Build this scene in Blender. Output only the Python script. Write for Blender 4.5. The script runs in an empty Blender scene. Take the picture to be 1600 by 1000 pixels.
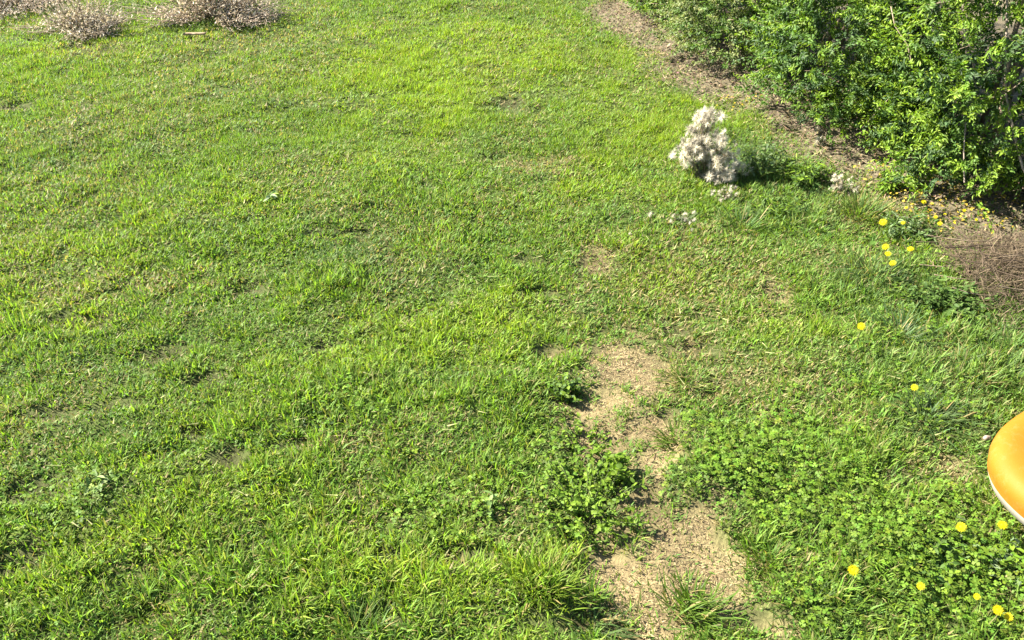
import bpy, math
import numpy as np
from mathutils import Vector

rng = np.random.default_rng(11)
R = math.radians
scene = bpy.context.scene
COL = scene.collection

# ------------------------------------------------------------------ camera
CAM_H, FPX, PITCH = 1.75, 1400.0, R(34.2)
cam_data = bpy.data.cameras.new('camera')
cam_data.sensor_width = 36.0
cam_data.lens = FPX / 1600 * 36.0
cam_data.clip_start = 0.05
cam_data.clip_end = 2000
cam = bpy.data.objects.new('camera', cam_data)
cam.location = (0, 0, CAM_H)
cam.rotation_euler = (R(90) - PITCH, 0, 0)
COL.objects.link(cam)
scene.camera = cam

# ------------------------------------------------------------------ sky, sun, exposure
SUN_AZ, SUN_EL = R(-74), R(41)          # azimuth from +Y towards +X
world = bpy.data.worlds.new('World')
scene.world = world
world.use_nodes = True
nt = world.node_tree
sky = nt.nodes.new('ShaderNodeTexSky')
sky.sky_type = 'NISHITA'
sky.sun_disc = False
sky.sun_elevation = SUN_EL
sky.sun_rotation = SUN_AZ
nt.links.new(sky.outputs[0], nt.nodes['Background'].inputs[0])
nt.nodes['Background'].inputs[1].default_value = 0.065
sun_data = bpy.data.lights.new('sun', 'SUN')
sun_data.energy = 5.0
sun_data.angle = R(0.53)
sun_data.color = (1.0, 0.94, 0.84)
sun = bpy.data.objects.new('sun', sun_data)
sd = Vector((math.sin(SUN_AZ) * math.cos(SUN_EL), math.cos(SUN_AZ) * math.cos(SUN_EL), math.sin(SUN_EL)))
sun.rotation_euler = sd.to_track_quat('Z', 'Y').to_euler()
sun.location = sd * 30
COL.objects.link(sun)
scene.view_settings.view_transform = 'Standard'
scene.view_settings.look = 'None'
scene.view_settings.gamma = 1.0
scene.view_settings.exposure = 2.5
scene.cycles.max_bounces = 8
scene.cycles.transmission_bounces = 6

# ------------------------------------------------------------------ small maths
def _hash(i, j, s):
    n = (i.astype(np.int64) * 374761393 + j.astype(np.int64) * 668265263 + s * 144665) & 0x7fffffff
    n = ((n ^ (n >> 13)) * 1274126177) & 0x7fffffff
    n = (n ^ (n >> 16)) & 0xffff
    return n / 65535.0

def vnoise(x, y, s=0):
    xi, yi = np.floor(x), np.floor(y)
    fx, fy = x - xi, y - yi
    fx = fx * fx * (3 - 2 * fx); fy = fy * fy * (3 - 2 * fy)
    a = _hash(xi, yi, s); b = _hash(xi + 1, yi, s); c = _hash(xi, yi + 1, s); d = _hash(xi + 1, yi + 1, s)
    return (a * (1 - fx) + b * fx) * (1 - fy) + (c * (1 - fx) + d * fx) * fy

def fbm(x, y, f, s=0, o=3):
    x = np.asarray(x, float); y = np.asarray(y, float)
    t = 0; a = 1.0; n = 0
    for k in range(o):
        t = t + a * (vnoise(x * f + 17.3 * k, y * f - 9.1 * k, s + k) - 0.5); n += a
        a *= 0.55; f *= 2.07
    return t / n * 2          # about -1 .. 1, mostly -0.6 .. 0.6

def sstep(a, b, x):
    t = np.clip((x - a) / (b - a), 0, 1)
    return t * t * (3 - 2 * t)

SP, CP = math.sin(PITCH), math.cos(PITCH)
def G(px, py):
    """where on the flat ground a point of the photograph lies"""
    t = (py - 500) / FPX
    d = CAM_H / (SP + t * CP)
    return (px - 800) / FPX * d, d * (CP - t * SP)

def px_per_m(py):
    return FPX / (CAM_H / (SP + (py - 500) / FPX * CP))

HY = np.array([-4.0, 1.0, 2.4, 3.39, 4.44, 4.97, 6.75, 9.0, 12.0])
HX = np.array([5.5, 3.6, 2.80, 2.24, 1.68, 1.28, 0.84, 0.25, -0.6])
def hedge_x(y):
    return np.interp(y, HY, HX)

# patches of the lawn, measured on the photograph: (px, py, rx, ry)
def patch(x, y, lst, warp=0.35, f=9.0, seed=3, lo=1.2, hi=0.7):
    w = warp * (fbm(x, y, f, seed) * 1.3 + 0.9 * fbm(x, y, f * 3.1, seed + 30, 2))
    out = np.zeros_like(x)
    for it in lst:
        cx, cy, rx, ry = it[:4]
        st = it[4] if len(it) > 4 else 1.0
        X, Y = G(cx, cy)
        sx = px_per_m(cy)
        y0 = G(cx, cy + ry)[1]; y1 = G(cx, cy - ry)[1]
        r = np.hypot((x - X) / (rx / sx), (y - Y) / (abs(y1 - y0) / 2))
        out = np.maximum(out, st * sstep(lo, hi, r + w))
    return out

BARE = [(965, 575, 96, 50), (960, 625, 88, 52), (990, 672, 78, 48), (1000, 715, 46, 44), (1010, 775, 50, 44),
        (1060, 835, 76, 52), (1110, 880, 64, 50), (1020, 890, 92, 50), (965, 905, 60, 34), (1015, 960, 50, 60),
        (915, 562, 34, 20, .8), (925, 402, 24, 24, .75), (1212, 445, 20, 32, .6), (1215, 985, 44, 22, .75),
        (1120, 925, 40, 28), (1000, 1000, 60, 40), (1490, 735, 26, 22, .6), (840, 252, 40, 10, .35), (225, 440, 30, 10, .4),
        (500, 690, 40, 12, .4), (1330, 655, 34, 16, .35), (1165, 360, 24, 12, .45), (1050, 600, 34, 12, .6), (1150, 600, 40, 14, .35)]
HOLE = [(240, 548, 52, 16), (195, 635, 60, 12), (115, 500, 52, 14), (495, 662, 40, 18), (885, 612, 34, 26), (60, 775, 46, 24),
        (30, 870, 40, 26), (590, 965, 46, 22), (925, 690, 40, 26), (935, 840, 55, 30), (925, 965, 60, 26), (230, 950, 44, 30),
        (395, 445, 34, 12), (520, 365, 50, 9), (820, 405, 44, 10), (785, 240, 22, 7), (60, 650, 40, 14), (510, 535, 30, 12),
        (860, 548, 34, 12), (715, 535, 28, 10), (840, 450, 44, 9), (330, 590, 30, 12), (700, 870, 30, 18), (1090, 540, 34, 12),
        (20, 165, 34, 7), (130, 75, 50, 8), (1410, 755, 40, 24), (1140, 965, 60, 20), (1060, 505, 26, 12), (740, 870, 28, 16),
        (360, 715, 30, 14), (310, 680, 30, 12), (1480, 480, 60, 26), (600, 870, 30, 16), (450, 700, 36, 14), (790, 160, 30, 12)]
CLOVER = [(1180, 720, 130, 80), (1290, 790, 150, 70), (1400, 860, 150, 70), (1520, 900, 120, 110), (1120, 770, 80, 36),
          (1300, 960, 80, 40, .5), (910, 770, 60, 60, .6), (870, 700, 50, 50, .45), (1420, 620, 110, 60, .3), (90, 800, 90, 60, .3),
          (550, 640, 70, 40, .3), (1440, 500, 90, 50, .4), (1000, 320, 120, 25, .35), (700, 800, 80, 50, .3)]
DRY = [(345, 62, 130, 22, 1), (130, 80, 110, 18, 1), (40, 40, 80, 16, .9), (905, 480, 50, 60, .6), (880, 330, 60, 50, .5), (815, 200, 40, 40, .5), (775, 110, 34, 40, .6), (745, 30, 34, 40, .55), (100, 440, 170, 40), (260, 430, 90, 26), (1080, 430, 190, 90, 1), (1150, 590, 150, 60, .9), (1060, 510, 120, 50, .8), (560, 690, 110, 34, .8), (540, 780, 60, 40, .6),
       (840, 255, 80, 22), (200, 180, 220, 70, .8), (330, 90, 260, 50, .8), (450, 280, 120, 40, .6), (640, 670, 100, 30, .6), (1300, 640, 90, 40, .6),
       (520, 330, 60, 20, .6), (60, 20, 120, 30, .7), (770, 110, 60, 26, .6), (870, 60, 60, 40, .3), (1450, 715, 60, 50, .6), (980, 390, 90, 50, .6),
       (250, 860, 90, 30, .4), (100, 300, 200, 70, .7), (1240, 890, 60, 40, .7)]
BLUE = [(1470, 570, 130, 80, .9), (1300, 330, 140, 40, .9), (1330, 420, 90, 60, .7), (1560, 520, 70, 80, .8), (1250, 270, 120, 30, .8), (790, 165, 70, 26), (1400, 430, 90, 60), (1460, 660, 90, 46), (560, 410, 120, 36, .7), (330, 150, 160, 40, .5), (100, 560, 120, 50, .5),
        (1200, 250, 70, 50, .7), (250, 640, 120, 40, .4), (720, 840, 120, 60, .4), (1300, 560, 120, 40, .5), (40, 240, 120, 30, .5), (640, 330, 60, 30, .4)]
BRIGHT = [(700, 90, 190, 80), (1020, 210, 60, 60), (960, 150, 90, 70, .8), (880, 110, 90, 60, .7), (760, 490, 90, 40), (330, 760, 160, 60, .7), (900, 900, 70, 40),
          (300, 640, 120, 40, .6), (430, 560, 100, 30, .5), (620, 240, 140, 40, .6), (1000, 290, 140, 30, .7), (60, 900, 100, 50, .5), (750, 900, 100, 60, .7), (560, 900, 140, 60, .5), (200, 850, 140, 50, .7)]
TALL = [(1480, 560, 120, 70, .8), (1300, 320, 140, 40, .9), (1330, 420, 80, 60, .6), (850, 925, 60, 40), (900, 920, 40, 40, .7), (560, 970, 160, 40, .5), (250, 930, 160, 50, .4), (1380, 430, 80, 50, .9), (1440, 640, 120, 60, .6),
        (1220, 860, 60, 40, .7), (1250, 920, 80, 40, .6), (1560, 560, 60, 60, .6), (1220, 300, 120, 40, .6), (80, 960, 120, 50, .5), (1200, 250, 60, 40, .8), (930, 440, 70, 18, .5), (300, 960, 100, 40, .5)]

def strip_mask(x, y):                       # brown litter strip along the hedge foot
    d = hedge_x(y) - x
    w = 0.10 * fbm(x, y, 3.0, 21)
    d = (d + w * 1.6) / np.interp(y, [3.0, 4.5, 7.0], [0.90, 0.64, 0.33])
    return sstep(1.05, 0.45, d)

def bare_mask(x, y):
    return patch(x, y, BARE, warp=0.65, seed=3, lo=1.5, hi=0.5)

def height(x, y):
    x = np.asarray(x, float); y = np.asarray(y, float)
    z = 0.030 * fbm(x, y, 1.1, 40) + 0.020 * fbm(x, y, 4.5, 44) + 0.011 * fbm(x, y, 13, 48, 2)
    z = z + 0.07 * sstep(0.5, -0.3, hedge_x(y) - x) - 0.014 * bare_mask(x, y) - 0.018 * patch(x, y, HOLE, 0.55, 10, 81)
    fade = sstep(14, 8, np.hypot(x, y - 3))
    return z * fade

# ------------------------------------------------------------------ mesh helpers
def mk_mesh(name, V, T, mat, C=None):
    V = np.ascontiguousarray(V, dtype=np.float32).reshape(-1, 3)
    T = np.ascontiguousarray(T, dtype=np.int32).reshape(-1, 3)
    me = bpy.data.meshes.new(name)
    me.vertices.add(len(V)); me.vertices.foreach_set('co', V.ravel())
    me.loops.add(T.size); me.loops.foreach_set('vertex_index', T.ravel())
    me.polygons.add(len(T))
    me.polygons.foreach_set('loop_start', np.arange(0, T.size, 3, dtype=np.int32))
    if C is not None:
        at = me.color_attributes.new('col', 'FLOAT_COLOR', 'POINT')
        c4 = np.ones((len(V), 4), np.float32); c4[:, :3] = np.asarray(C).reshape(-1, 3)
        at.data.foreach_set('color', c4.ravel())
    me.update(calc_edges=True)
    me.materials.append(mat)
    return me

def tag(o, label=None, cat=None, group=None, kind=None):
    if label: o['label'] = label
    if cat: o['category'] = cat
    if group: o['group'] = group
    if kind: o['kind'] = kind
    return o

def link(name, data, parent=None, loc=(0, 0, 0)):
    o = bpy.data.objects.new(name, data)
    COL.objects.link(o)
    o.location = loc
    if parent is not None: o.parent = parent
    return o

def thing(name, label, cat, loc, rz=0.0, group=None):
    o = link(name, None, None, loc)
    o.rotation_euler[2] = rz
    o.empty_display_size = 0.1
    return tag(o, label, cat, group)

class Soup:
    """collects triangles with a colour per vertex"""
    def __init__(s): s.V = []; s.T = []; s.C = []; s.n = 0
    def add(s, V, T, C):
        V = np.asarray(V, float).reshape(-1, 3)
        C = np.asarray(C, float)
        if C.ndim == 1: C = np.tile(C, (len(V), 1))
        s.V.append(V); s.T.append(np.asarray(T).reshape(-1, 3) + s.n); s.C.append(C.reshape(-1, 3)); s.n += len(V)
        return s
    def mesh(s, name, mat):
        return mk_mesh(name, np.concatenate(s.V), np.concatenate(s.T), mat, np.concatenate(s.C))
    def tris(s): return sum(len(t) for t in s.T)

def blades(soup, P, az, L, W, lean, bend, C, segs=2, tw=None, tipc=None):
    """tapered curved strips: P (N,3) roots, az lean azimuth, angles from the vertical"""
    N = len(P)
    if N == 0: return
    if tw is None: tw = np.zeros(N)
    dirx, diry = np.cos(az), np.sin(az)
    wx, wy = -np.sin(az + tw), np.cos(az + tw)
    nv = 2 * segs + 1
    V = np.empty((N, nv, 3)); CC = np.empty((N, nv, 3))
    p = P.copy()
    prof = {1: [1.0], 2: [0.8, 1.0], 3: [0.7, 1.0, 0.75]}[segs]
    if tipc is None: tipc = C
    for k in range(segs + 1):
        if k:
            a = lean + bend * (k - 0.5) / segs
            st = L / segs
            p = p + np.stack([np.sin(a) * dirx * st, np.sin(a) * diry * st, np.cos(a) * st], 1)
        m = k / segs
        cc = C * (1 - m) + tipc * m
        if k < segs:
            h = (W * prof[k] * 0.5)[:, None]
            wv = np.stack([wx, wy, np.zeros(N)], 1) * h
            V[:, 2 * k] = p - wv; V[:, 2 * k + 1] = p + wv
            CC[:, 2 * k] = cc; CC[:, 2 * k + 1] = cc
        else:
            V[:, 2 * k] = p; CC[:, 2 * k] = cc
    pat = []
    for k in range(segs - 1):
        a, b, c, d = 2 * k, 2 * k + 1, 2 * k + 3, 2 * k + 2
        pat += [(a, b, c), (a, c, d)]
    pat.append((2 * segs - 2, 2 * segs - 1, 2 * segs))
    T = (np.array(pat)[None] + (np.arange(N) * nv)[:, None, None])
    soup.add(V, T, CC)

def unit(v):
    return v / np.maximum(np.linalg.norm(v, axis=-1, keepdims=True), 1e-9)

def _diamonds(soup, P, D, S, U, L, W, C, fold, droop):
    N = len(P)
    c = P + D * L * 0.45
    V = np.stack([P, c - S * W * 0.5 + U * W * fold, c + S * W * 0.5 + U * W * fold, P + D * L - U * L * droop], 1)
    T = np.array([(0, 3, 1), (0, 2, 3)])[None] + (np.arange(N) * 4)[:, None, None]
    soup.add(V, T, np.repeat(C[:, None, :], 4, 1))

def leaves(soup, P, D, NRM, L, W, C, levels=((0.45, 1.0),), fold=0.18, droop=0.15):
    """folded leaves: base P, direction D, upper-side normal NRM"""
    N = len(P)
    if N == 0: return
    D = unit(D); S = unit(np.cross(D, NRM)); U = unit(np.cross(S, D))
    n = len(levels); nv = 2 + 3 * n
    V = np.empty((N, nv, 3))
    L = L[:, None]; W = W[:, None]
    V[:, 0] = P
    for k, (s, w) in enumerate(levels):
        c = P + D * L * s - U * L * droop * s * s
        V[:, 1 + 3 * k] = c - S * W * w * 0.5 + U * W * fold * w
        V[:, 2 + 3 * k] = c
        V[:, 3 + 3 * k] = c + S * W * w * 0.5 + U * W * fold * w
    V[:, nv - 1] = P + D * L - U * L * droop
    if n == 0:
        return _diamonds(soup, P, D, S, U, L, W, C, fold, droop)
    pat = [(0, 2, 1), (0, 3, 2)]
    for k in range(n - 1):
        a, b = 1 + 3 * k, 4 + 3 * k
        pat += [(a, a + 1, b + 1), (a, b + 1, b), (a + 1, a + 2, b + 2), (a + 1, b + 2, b + 1)]
    a = 1 + 3 * (n - 1)
    pat += [(a, a + 1, nv - 1), (a + 1, a + 2, nv - 1)]
    T = np.array(pat)[None] + (np.arange(N) * nv)[:, None, None]
    soup.add(V, T, np.repeat(C[:, None, :], nv, 1))

def tube(soup, pts, rad, col, sides=5):
    pts = np.asarray(pts, float); n = len(pts)
    rad = np.broadcast_to(np.asarray(rad, float), (n,))
    t = unit(np.gradient(pts, axis=0))
    ref = np.array([1.0, 0.13, 0.07]) if abs(t[0][0]) < 0.8 else np.array([0.1, 1.0, 0.05])
    a = unit(np.cross(t, ref)); b = np.cross(t, a)
    ang = np.arange(sides) * 2 * np.pi / sides
    V = pts[:, None] + (a[:, None] * np.cos(ang)[None, :, None] + b[:, None] * np.sin(ang)[None, :, None]) * rad[:, None, None]
    V = np.concatenate([V.reshape(-1, 3), pts[-1:]])
    T = []
    for i in range(n - 1):
        for j in range(sides):
            k = (j + 1) % sides
            A, B, Cc, Dd = i * sides + j, i * sides + k, (i + 1) * sides + k, (i + 1) * sides + j
            T += [(A, B, Cc), (A, Cc, Dd)]
    for j in range(sides):
        T.append(((n - 1) * sides + j, (n - 1) * sides + (j + 1) % sides, n * sides))
    soup.add(V, T, col)

# ------------------------------------------------------------------ materials
def plant_mat(name, transl=0.4, rough=0.5, spec=0.35, tcol=(1.12, 1.2, 0.5)):
    m = bpy.data.materials.new(name); m.use_nodes = True
    n = m.node_tree; b = n.nodes['Principled BSDF']; out = n.nodes['Material Output']
    at = n.nodes.new('ShaderNodeAttribute'); at.attribute_name = 'col'
    n.links.new(at.outputs['Color'], b.inputs['Base Color'])
    b.inputs['Roughness'].default_value = rough
    b.inputs['Specular IOR Level'].default_value = spec
    if transl > 0:
        mul = n.nodes.new('ShaderNodeMix'); mul.data_type = 'RGBA'; mul.blend_type = 'MULTIPLY'
        mul.inputs[0].default_value = 1.0
        n.links.new(at.outputs['Color'], mul.inputs[6])
        mul.inputs[7].default_value = (*tcol, 1)
        tr = n.nodes.new('ShaderNodeBsdfTranslucent')
        n.links.new(mul.outputs[2], tr.inputs['Color'])
        mx = n.nodes.new('ShaderNodeMixShader'); mx.inputs[0].default_value = transl
        n.links.new(b.outputs[0], mx.inputs[1]); n.links.new(tr.outputs[0], mx.inputs[2])
        n.links.new(mx.outputs[0], out.inputs['Surface'])
    return m

M_GRASS = plant_mat('grass_blade', 0.48, 0.55, 0.2, (1.15, 1.2, 0.45))
M_LEAF = plant_mat('soft_leaf', 0.38, 0.6, 0.2)
M_HEDGE = plant_mat('hedge_leaf', 0.34, 0.55, 0.25)
M_DRY = plant_mat('dry_stalk', 0.25, 0.75, 0.15, (1.1, 1.0, 0.8))
M_FLUFF = plant_mat('fluff', 0.45, 0.9, 0.05, (1.0, 1.0, 0.95))
M_PETAL = plant_mat('petal', 0.3, 0.6, 0.15, (1.1, 1.0, 0.4))
M_BARK = plant_mat('bark', 0.0, 0.85, 0.15)

def ground_material():
    m = bpy.data.materials.new('soil'); m.use_nodes = True
    n = m.node_tree; b = n.nodes['Principled BSDF']
    at = n.nodes.new('ShaderNodeAttribute'); at.attribute_name = 'col'
    tc = n.nodes.new('ShaderNodeTexCoord')
    ns = n.nodes.new('ShaderNodeTexNoise'); ns.inputs['Scale'].default_value = 60; ns.inputs['Detail'].default_value = 8; ns.inputs['Roughness'].default_value = 0.7
    n.links.new(tc.outputs['Object'], ns.inputs['Vector'])
    ra = n.nodes.new('ShaderNodeMapRange')
    ra.inputs[1].default_value = 0.3; ra.inputs[2].default_value = 0.7; ra.inputs[3].default_value = 0.55; ra.inputs[4].default_value = 1.35
    n.links.new(ns.outputs['Fac'], ra.inputs[0])
    mu = n.nodes.new('ShaderNodeMix'); mu.data_type = 'RGBA'; mu.blend_type = 'MULTIPLY'; mu.inputs[0].default_value = 1
    n.links.new(at.outputs['Color'], mu.inputs[6]); n.links.new(ra.outputs[0], mu.inputs[7])
    n.links.new(mu.outputs[2], b.inputs['Base Color'])
    b.inputs['Roughness'].default_value = 0.95
    b.inputs['Specular IOR Level'].default_value = 0.1
    n2 = n.nodes.new('ShaderNodeTexNoise'); n2.inputs['Scale'].default_value = 150; n2.inputs['Detail'].default_value = 6
    n.links.new(tc.outputs['Object'], n2.inputs['Vector'])
    bp = n.nodes.new('ShaderNodeBump'); bp.inputs['Strength'].default_value = 0.8; bp.inputs['Distance'].default_value = 0.006
    n.links.new(n2.outputs['Fac'], bp.inputs['Height']); n.links.new(bp.outputs[0], b.inputs['Normal'])
    return m

# ------------------------------------------------------------------ ground: one sheet out to the horizon
far = np.array([12, 16, 24, 40, 80, 160, 400.0])
gx = np.concatenate([-far[::-1] - 0, np.arange(-6, 6.01, 0.05), far])
gy = np.concatenate([-far[::-1] + 0, np.arange(-1, 9.6, 0.05), far + 2])
GX, GY = np.meshgrid(gx, gy)
xf, yf = GX.ravel(), GY.ravel()
soilc = np.array([0.052, 0.066, 0.018]); barec = np.array([0.145, 0.112, 0.056]); stripc = np.array([0.105, 0.088, 0.055]); lawnc = np.array([0.075, 0.11, 0.022])
bm = bare_mask(xf, yf)[:, None]; sm = strip_mask(xf, yf)[:, None]
outm = sstep(0.0, 1.5, np.maximum(np.abs(xf) - 5.5, np.maximum(yf - 8.5, -yf)))[:, None]
hm = patch(xf, yf, HOLE, 0.55, 10, 81)[:, None]
cc = soilc * (1 - hm) + np.array([0.045, 0.045, 0.018]) * hm  # darker soil in the dips, partly painted-in shade beside weeds and tufts
cc = cc * (1 - sm) + stripc * sm
cc = cc * (1 - bm) + barec * bm
cc = cc * (1 + (0.25 + 0.45 * bm) * fbm(xf, yf, 7, 60)[:, None])
cc = cc * (1 - outm) + lawnc * outm
ny, nx = len(gy), len(gx)
idx = np.arange(ny * nx).reshape(ny, nx)
q = np.stack([idx[:-1, :-1], idx[:-1, 1:], idx[1:, 1:], idx[1:, :-1]], -1).reshape(-1, 4)
T = np.concatenate([q[:, [0, 1, 2]], q[:, [0, 2, 3]]])
ground = link('ground', mk_mesh('ground', np.stack([xf, yf, height(xf, yf)], 1), T, ground_material(), cc))
tag(ground, 'brown soil of the lawn with a worn bare path', 'ground', kind='structure')

# ------------------------------------------------------------------ grass
def half_w(y):
    return 0.5715 * (y * CP + CAM_H * SP) + 0.45

YG = np.array([0.194, 0.278, 0.028]); MG = np.array([0.118, 0.198, 0.034]); BG = np.array([0.104, 0.165, 0.060])
DG = np.array([0.045, 0.088, 0.012]); STR = np.array([0.30, 0.25, 0.11]); STB = np.array([0.19, 0.15, 0.07])

def grass_colour(x, y, n, dry_extra=0.0):
    """one colour per clump from its place, then a jitter"""
    dry = np.maximum(patch(x, y, DRY, 0.5, 4, 71, 1.3, 0.4), 0.6 * sstep(0.05, 0.5, fbm(x, y, 2.6, 72)))
    blu = np.maximum(patch(x, y, BLUE, 0.5, 3, 73, 1.3, 0.4), 0.35 * sstep(0.1, 0.5, fbm(x, y, 2.3, 74)))
    bri = np.maximum(patch(x, y, BRIGHT, 0.5, 3, 75, 1.3, 0.4), 0.7 * sstep(0.0, 0.5, fbm(x, y, 2.0, 76)))
    return dry, blu, bri

def scatter(y0, y1, dens, nb, segs, wscale, hscale, soup):
    """clumps of blades over the view's part of the lawn between two distances"""
    wmax = half_w(y1)
    A = 2 * wmax * (y1 - y0)
    n = int(A * dens)
    x = rng.uniform(-wmax, wmax, n); y = rng.uniform(y0, y1, n)
    k = np.abs(x) < half_w(y)
    x, y = x[k], y[k]
    bare = np.maximum(bare_mask(x, y), 0.55 * patch(x, y, BARE, .6, 9, 3, 1.75, 0.7)); hole = patch(x, y, HOLE, 0.55, 10, 81); st = strip_mask(x, y)
    clov = patch(x, y, CLOVER, 0.45, 6, 83)
    tall = patch(x, y, TALL, 0.4, 5, 85, 1.3, 0.5)
    micro = fbm(x, y, 7.5, 87, 2)
    pr = (1 - 0.90 * bare) * (1 - 0.6 * hole) * (1 - 0.84 * st) * (1 - 0.45 * clov)
    pr *= 0.62 + 0.38 * sstep(-0.55, 0.05, micro)
    pr *= hedge_x(y) - x > -0.15
    k = rng.random(len(x)) < pr
    x, y, bare, hole, st, tall, micro = x[k], y[k], bare[k], hole[k], st[k], tall[k], micro[k]
    dry, blu, bri = grass_colour(x, y, len(x))
    N = len(x)
    hum = np.clip(1 + 0.7 * fbm(x, y, 3.2, 91) + 0.9 * micro, 0.45, 1.7)
    cl_h = hscale * hum * rng.uniform(0.75, 1.25, N) * (1 + 0.8 * tall) * (1 - 0.4 * np.maximum(bare, 0.7 * st))
    wob = rng.random(N)
    col = MG + (YG - MG) * np.clip(0.15 + bri * 0.8 + 0.5 * (wob - 0.5), 0, 1)[:, None]
    col = col + (BG - col) * np.clip(blu * 0.8 * rng.uniform(0.4, 1.1, N), 0, 1)[:, None]
    pdry = 0.08 + 0.60 * dry + 0.45 * bare + 0.6 * st
    # the blades of each clump
    r = np.repeat
    M = N * nb
    ox, oy = rng.normal(0, 0.012, M), rng.normal(0, 0.012, M)
    bx, by = r(x, nb) + ox, r(y, nb) + oy
    az = np.arctan2(oy, ox) + rng.normal(0, 0.7, M)
    # a common lie of the mown grass
    P = np.stack([bx, by, height(bx, by) - 0.004], 1)
    L = r(cl_h, nb) * rng.uniform(0.45, 1.25, M)
    W = wscale * rng.uniform(0.6, 1.35, M)
    lean = np.abs(rng.normal(0.30, 0.28, M)); bend = rng.uniform(0.1, 1.35, M)
    C = r(col, nb, 0) * rng.uniform(0.6, 1.4, (M, 1)) * (1 + rng.normal(0, 0.07, (M, 3)))
    isdry = rng.random(M) < r(pdry, nb)
    dc = STB + (STR - STB) * rng.random((M, 1)) ** 0.7
    C[isdry] = dc[isdry]
    lean[isdry] += rng.uniform(0.2, 1.1, isdry.sum()); L[isdry] *= 0.8
    tip = C * np.array([1.10, 1.10, 0.95])
    brown = (rng.random(M) < 0.12) & ~isdry
    tip[brown] = STR * 0.8
    blades(soup, P, az, L, W, lean, bend, np.clip(C, 0.005, 0.7), segs, rng.uniform(-0.9, 0.9, M), np.clip(tip, 0, 0.7))

grass = Soup()
scatter(0.75, 1.7, 3500, 9, 2, 0.0038, 0.031, grass)
scatter(1.7, 2.6, 3500, 9, 2, 0.0040, 0.029, grass)
scatter(2.6, 3.9, 3000, 9, 2, 0.0042, 0.026, grass)
scatter(3.9, 5.6, 4200, 9, 1, 0.0046, 0.025, grass)
scatter(5.6, 8.6, 2080, 9, 1, 0.0058, 0.024, grass)
# low undergrowth of short flat blades and moss between the stems
def under(y0, y1, dens, L, W):
    w = half_w(y1); n = int(2 * w * (y1 - y0) * dens)
    x = rng.uniform(-w, w, n); y = rng.uniform(y0, y1, n)
    pr = (1 - 0.93 * bare_mask(x, y)) * (1 - 0.85 * strip_mask(x, y)) * (1 - 0.5 * patch(x, y, HOLE, 0.55, 10, 81))
    k = (rng.random(n) < pr) & (np.abs(x) < half_w(y)) & (hedge_x(y) - x > -0.1)
    x, y = x[k], y[k]; N = len(x)
    dry, blu, bri = grass_colour(x, y, N)
    C = MG + (YG - MG) * np.clip(bri * 0.7, 0, 1)[:, None]
    C = C + (BG - C) * np.clip(blu * 0.7, 0, 1)[:, None]
    C = C * rng.uniform(0.55, 1.25, (N, 1)) * (1 + rng.normal(0, 0.08, (N, 3)))
    d = rng.random(N) < 0.08 + 0.35 * dry
    C[d] = (STB + (STR - STB) * rng.random((N, 1)))[d]
    P = np.stack([x, y, height(x, y) + rng.uniform(0, 0.006, N)], 1)
    blades(grass, P, rng.uniform(0, 6.283, N), L * rng.uniform(0.5, 1.5, N), W * rng.uniform(0.6, 1.4, N), rng.uniform(0.5, 1.35, N), np.zeros(N), np.clip(C, .005, .7), 1, rng.uniform(-.6, .6, N))
under(0.75, 2.6, 20000, 0.016, 0.0055)
under(2.6, 4.5, 14000, 0.018, 0.0065)
under(4.5, 8.6, 5200, 0.020, 0.009)
go = link('grass', grass.mesh('grass', M_GRASS))
tag(go, 'short uneven green lawn grass with yellow and bluish patches', 'grass', kind='stuff')
print('grass tris', grass.tris())

# ------------------------------------------------------------------ clover and small broad leaves among the grass
clover = Soup()
def clover_field(n, y0, y1, base):
    w = half_w(y1)
    x = rng.uniform(-w, w, n); y = rng.uniform(y0, y1, n)
    cl = patch(x, y, CLOVER, 0.6, 6, 83, 1.45, 0.3)
    pr = np.maximum(cl, base * sstep(0.0, 0.45, fbm(x, y, 3.3, 101))) * (1 - bare_mask(x, y)) * (1 - strip_mask(x, y)) * (1 - 0.7 * patch(x, y, HOLE, 0.55, 10, 81))
    k = (rng.random(n) < pr) & (np.abs(x) < half_w(y))
    x, y, cl = x[k], y[k], cl[k]
    N = len(x)
    z = height(x, y) + rng.uniform(0.010, 0.040, N) * (0.75 + 0.6 * cl) * (1 + 0.5 * fbm(x, y, 6, 103))
    tilt = rng.normal(0, 0.32, (N, 2))
    nrm = unit(np.stack([tilt[:, 0], tilt[:, 1], np.ones(N)], 1))
    a0 = rng.uniform(0, 2 * np.pi, N)
    size = rng.uniform(0.0042, 0.0108, N)
    c = np.array([0.088, 0.150, 0.014]) * rng.uniform(0.7, 1.35, (N, 1)) * (1 + rng.normal(0, 0.08, (N, 3)))
    y_ = rng.random(N) < 0.10
    c[y_] = c[y_] * np.array([1.4, 1.25, 1.1])
    for j in range(3):
        a = a0 + j * 2.094
        d = np.stack([np.cos(a), np.sin(a), rng.normal(0.05, 0.12, N)], 1)
        d = d - nrm * (d * nrm).sum(1, keepdims=True) * 0.9
        leaves(clover, np.stack([x, y, z], 1), d, nrm, size, size * 1.05, c * rng.uniform(.8, 1.2, (N, 1)), ((0.62, 1.0),), 0.1, 0.12)
clover_field(90000, 0.8, 2.6, 0.06)
clover_field(30000, 2.6, 4.6, 0.06)
co = link('clover', clover.mesh('clover', M_LEAF))
tag(co, 'low green clover leaves carpeting the lawn beside the bare path', 'clover', kind='stuff')

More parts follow.
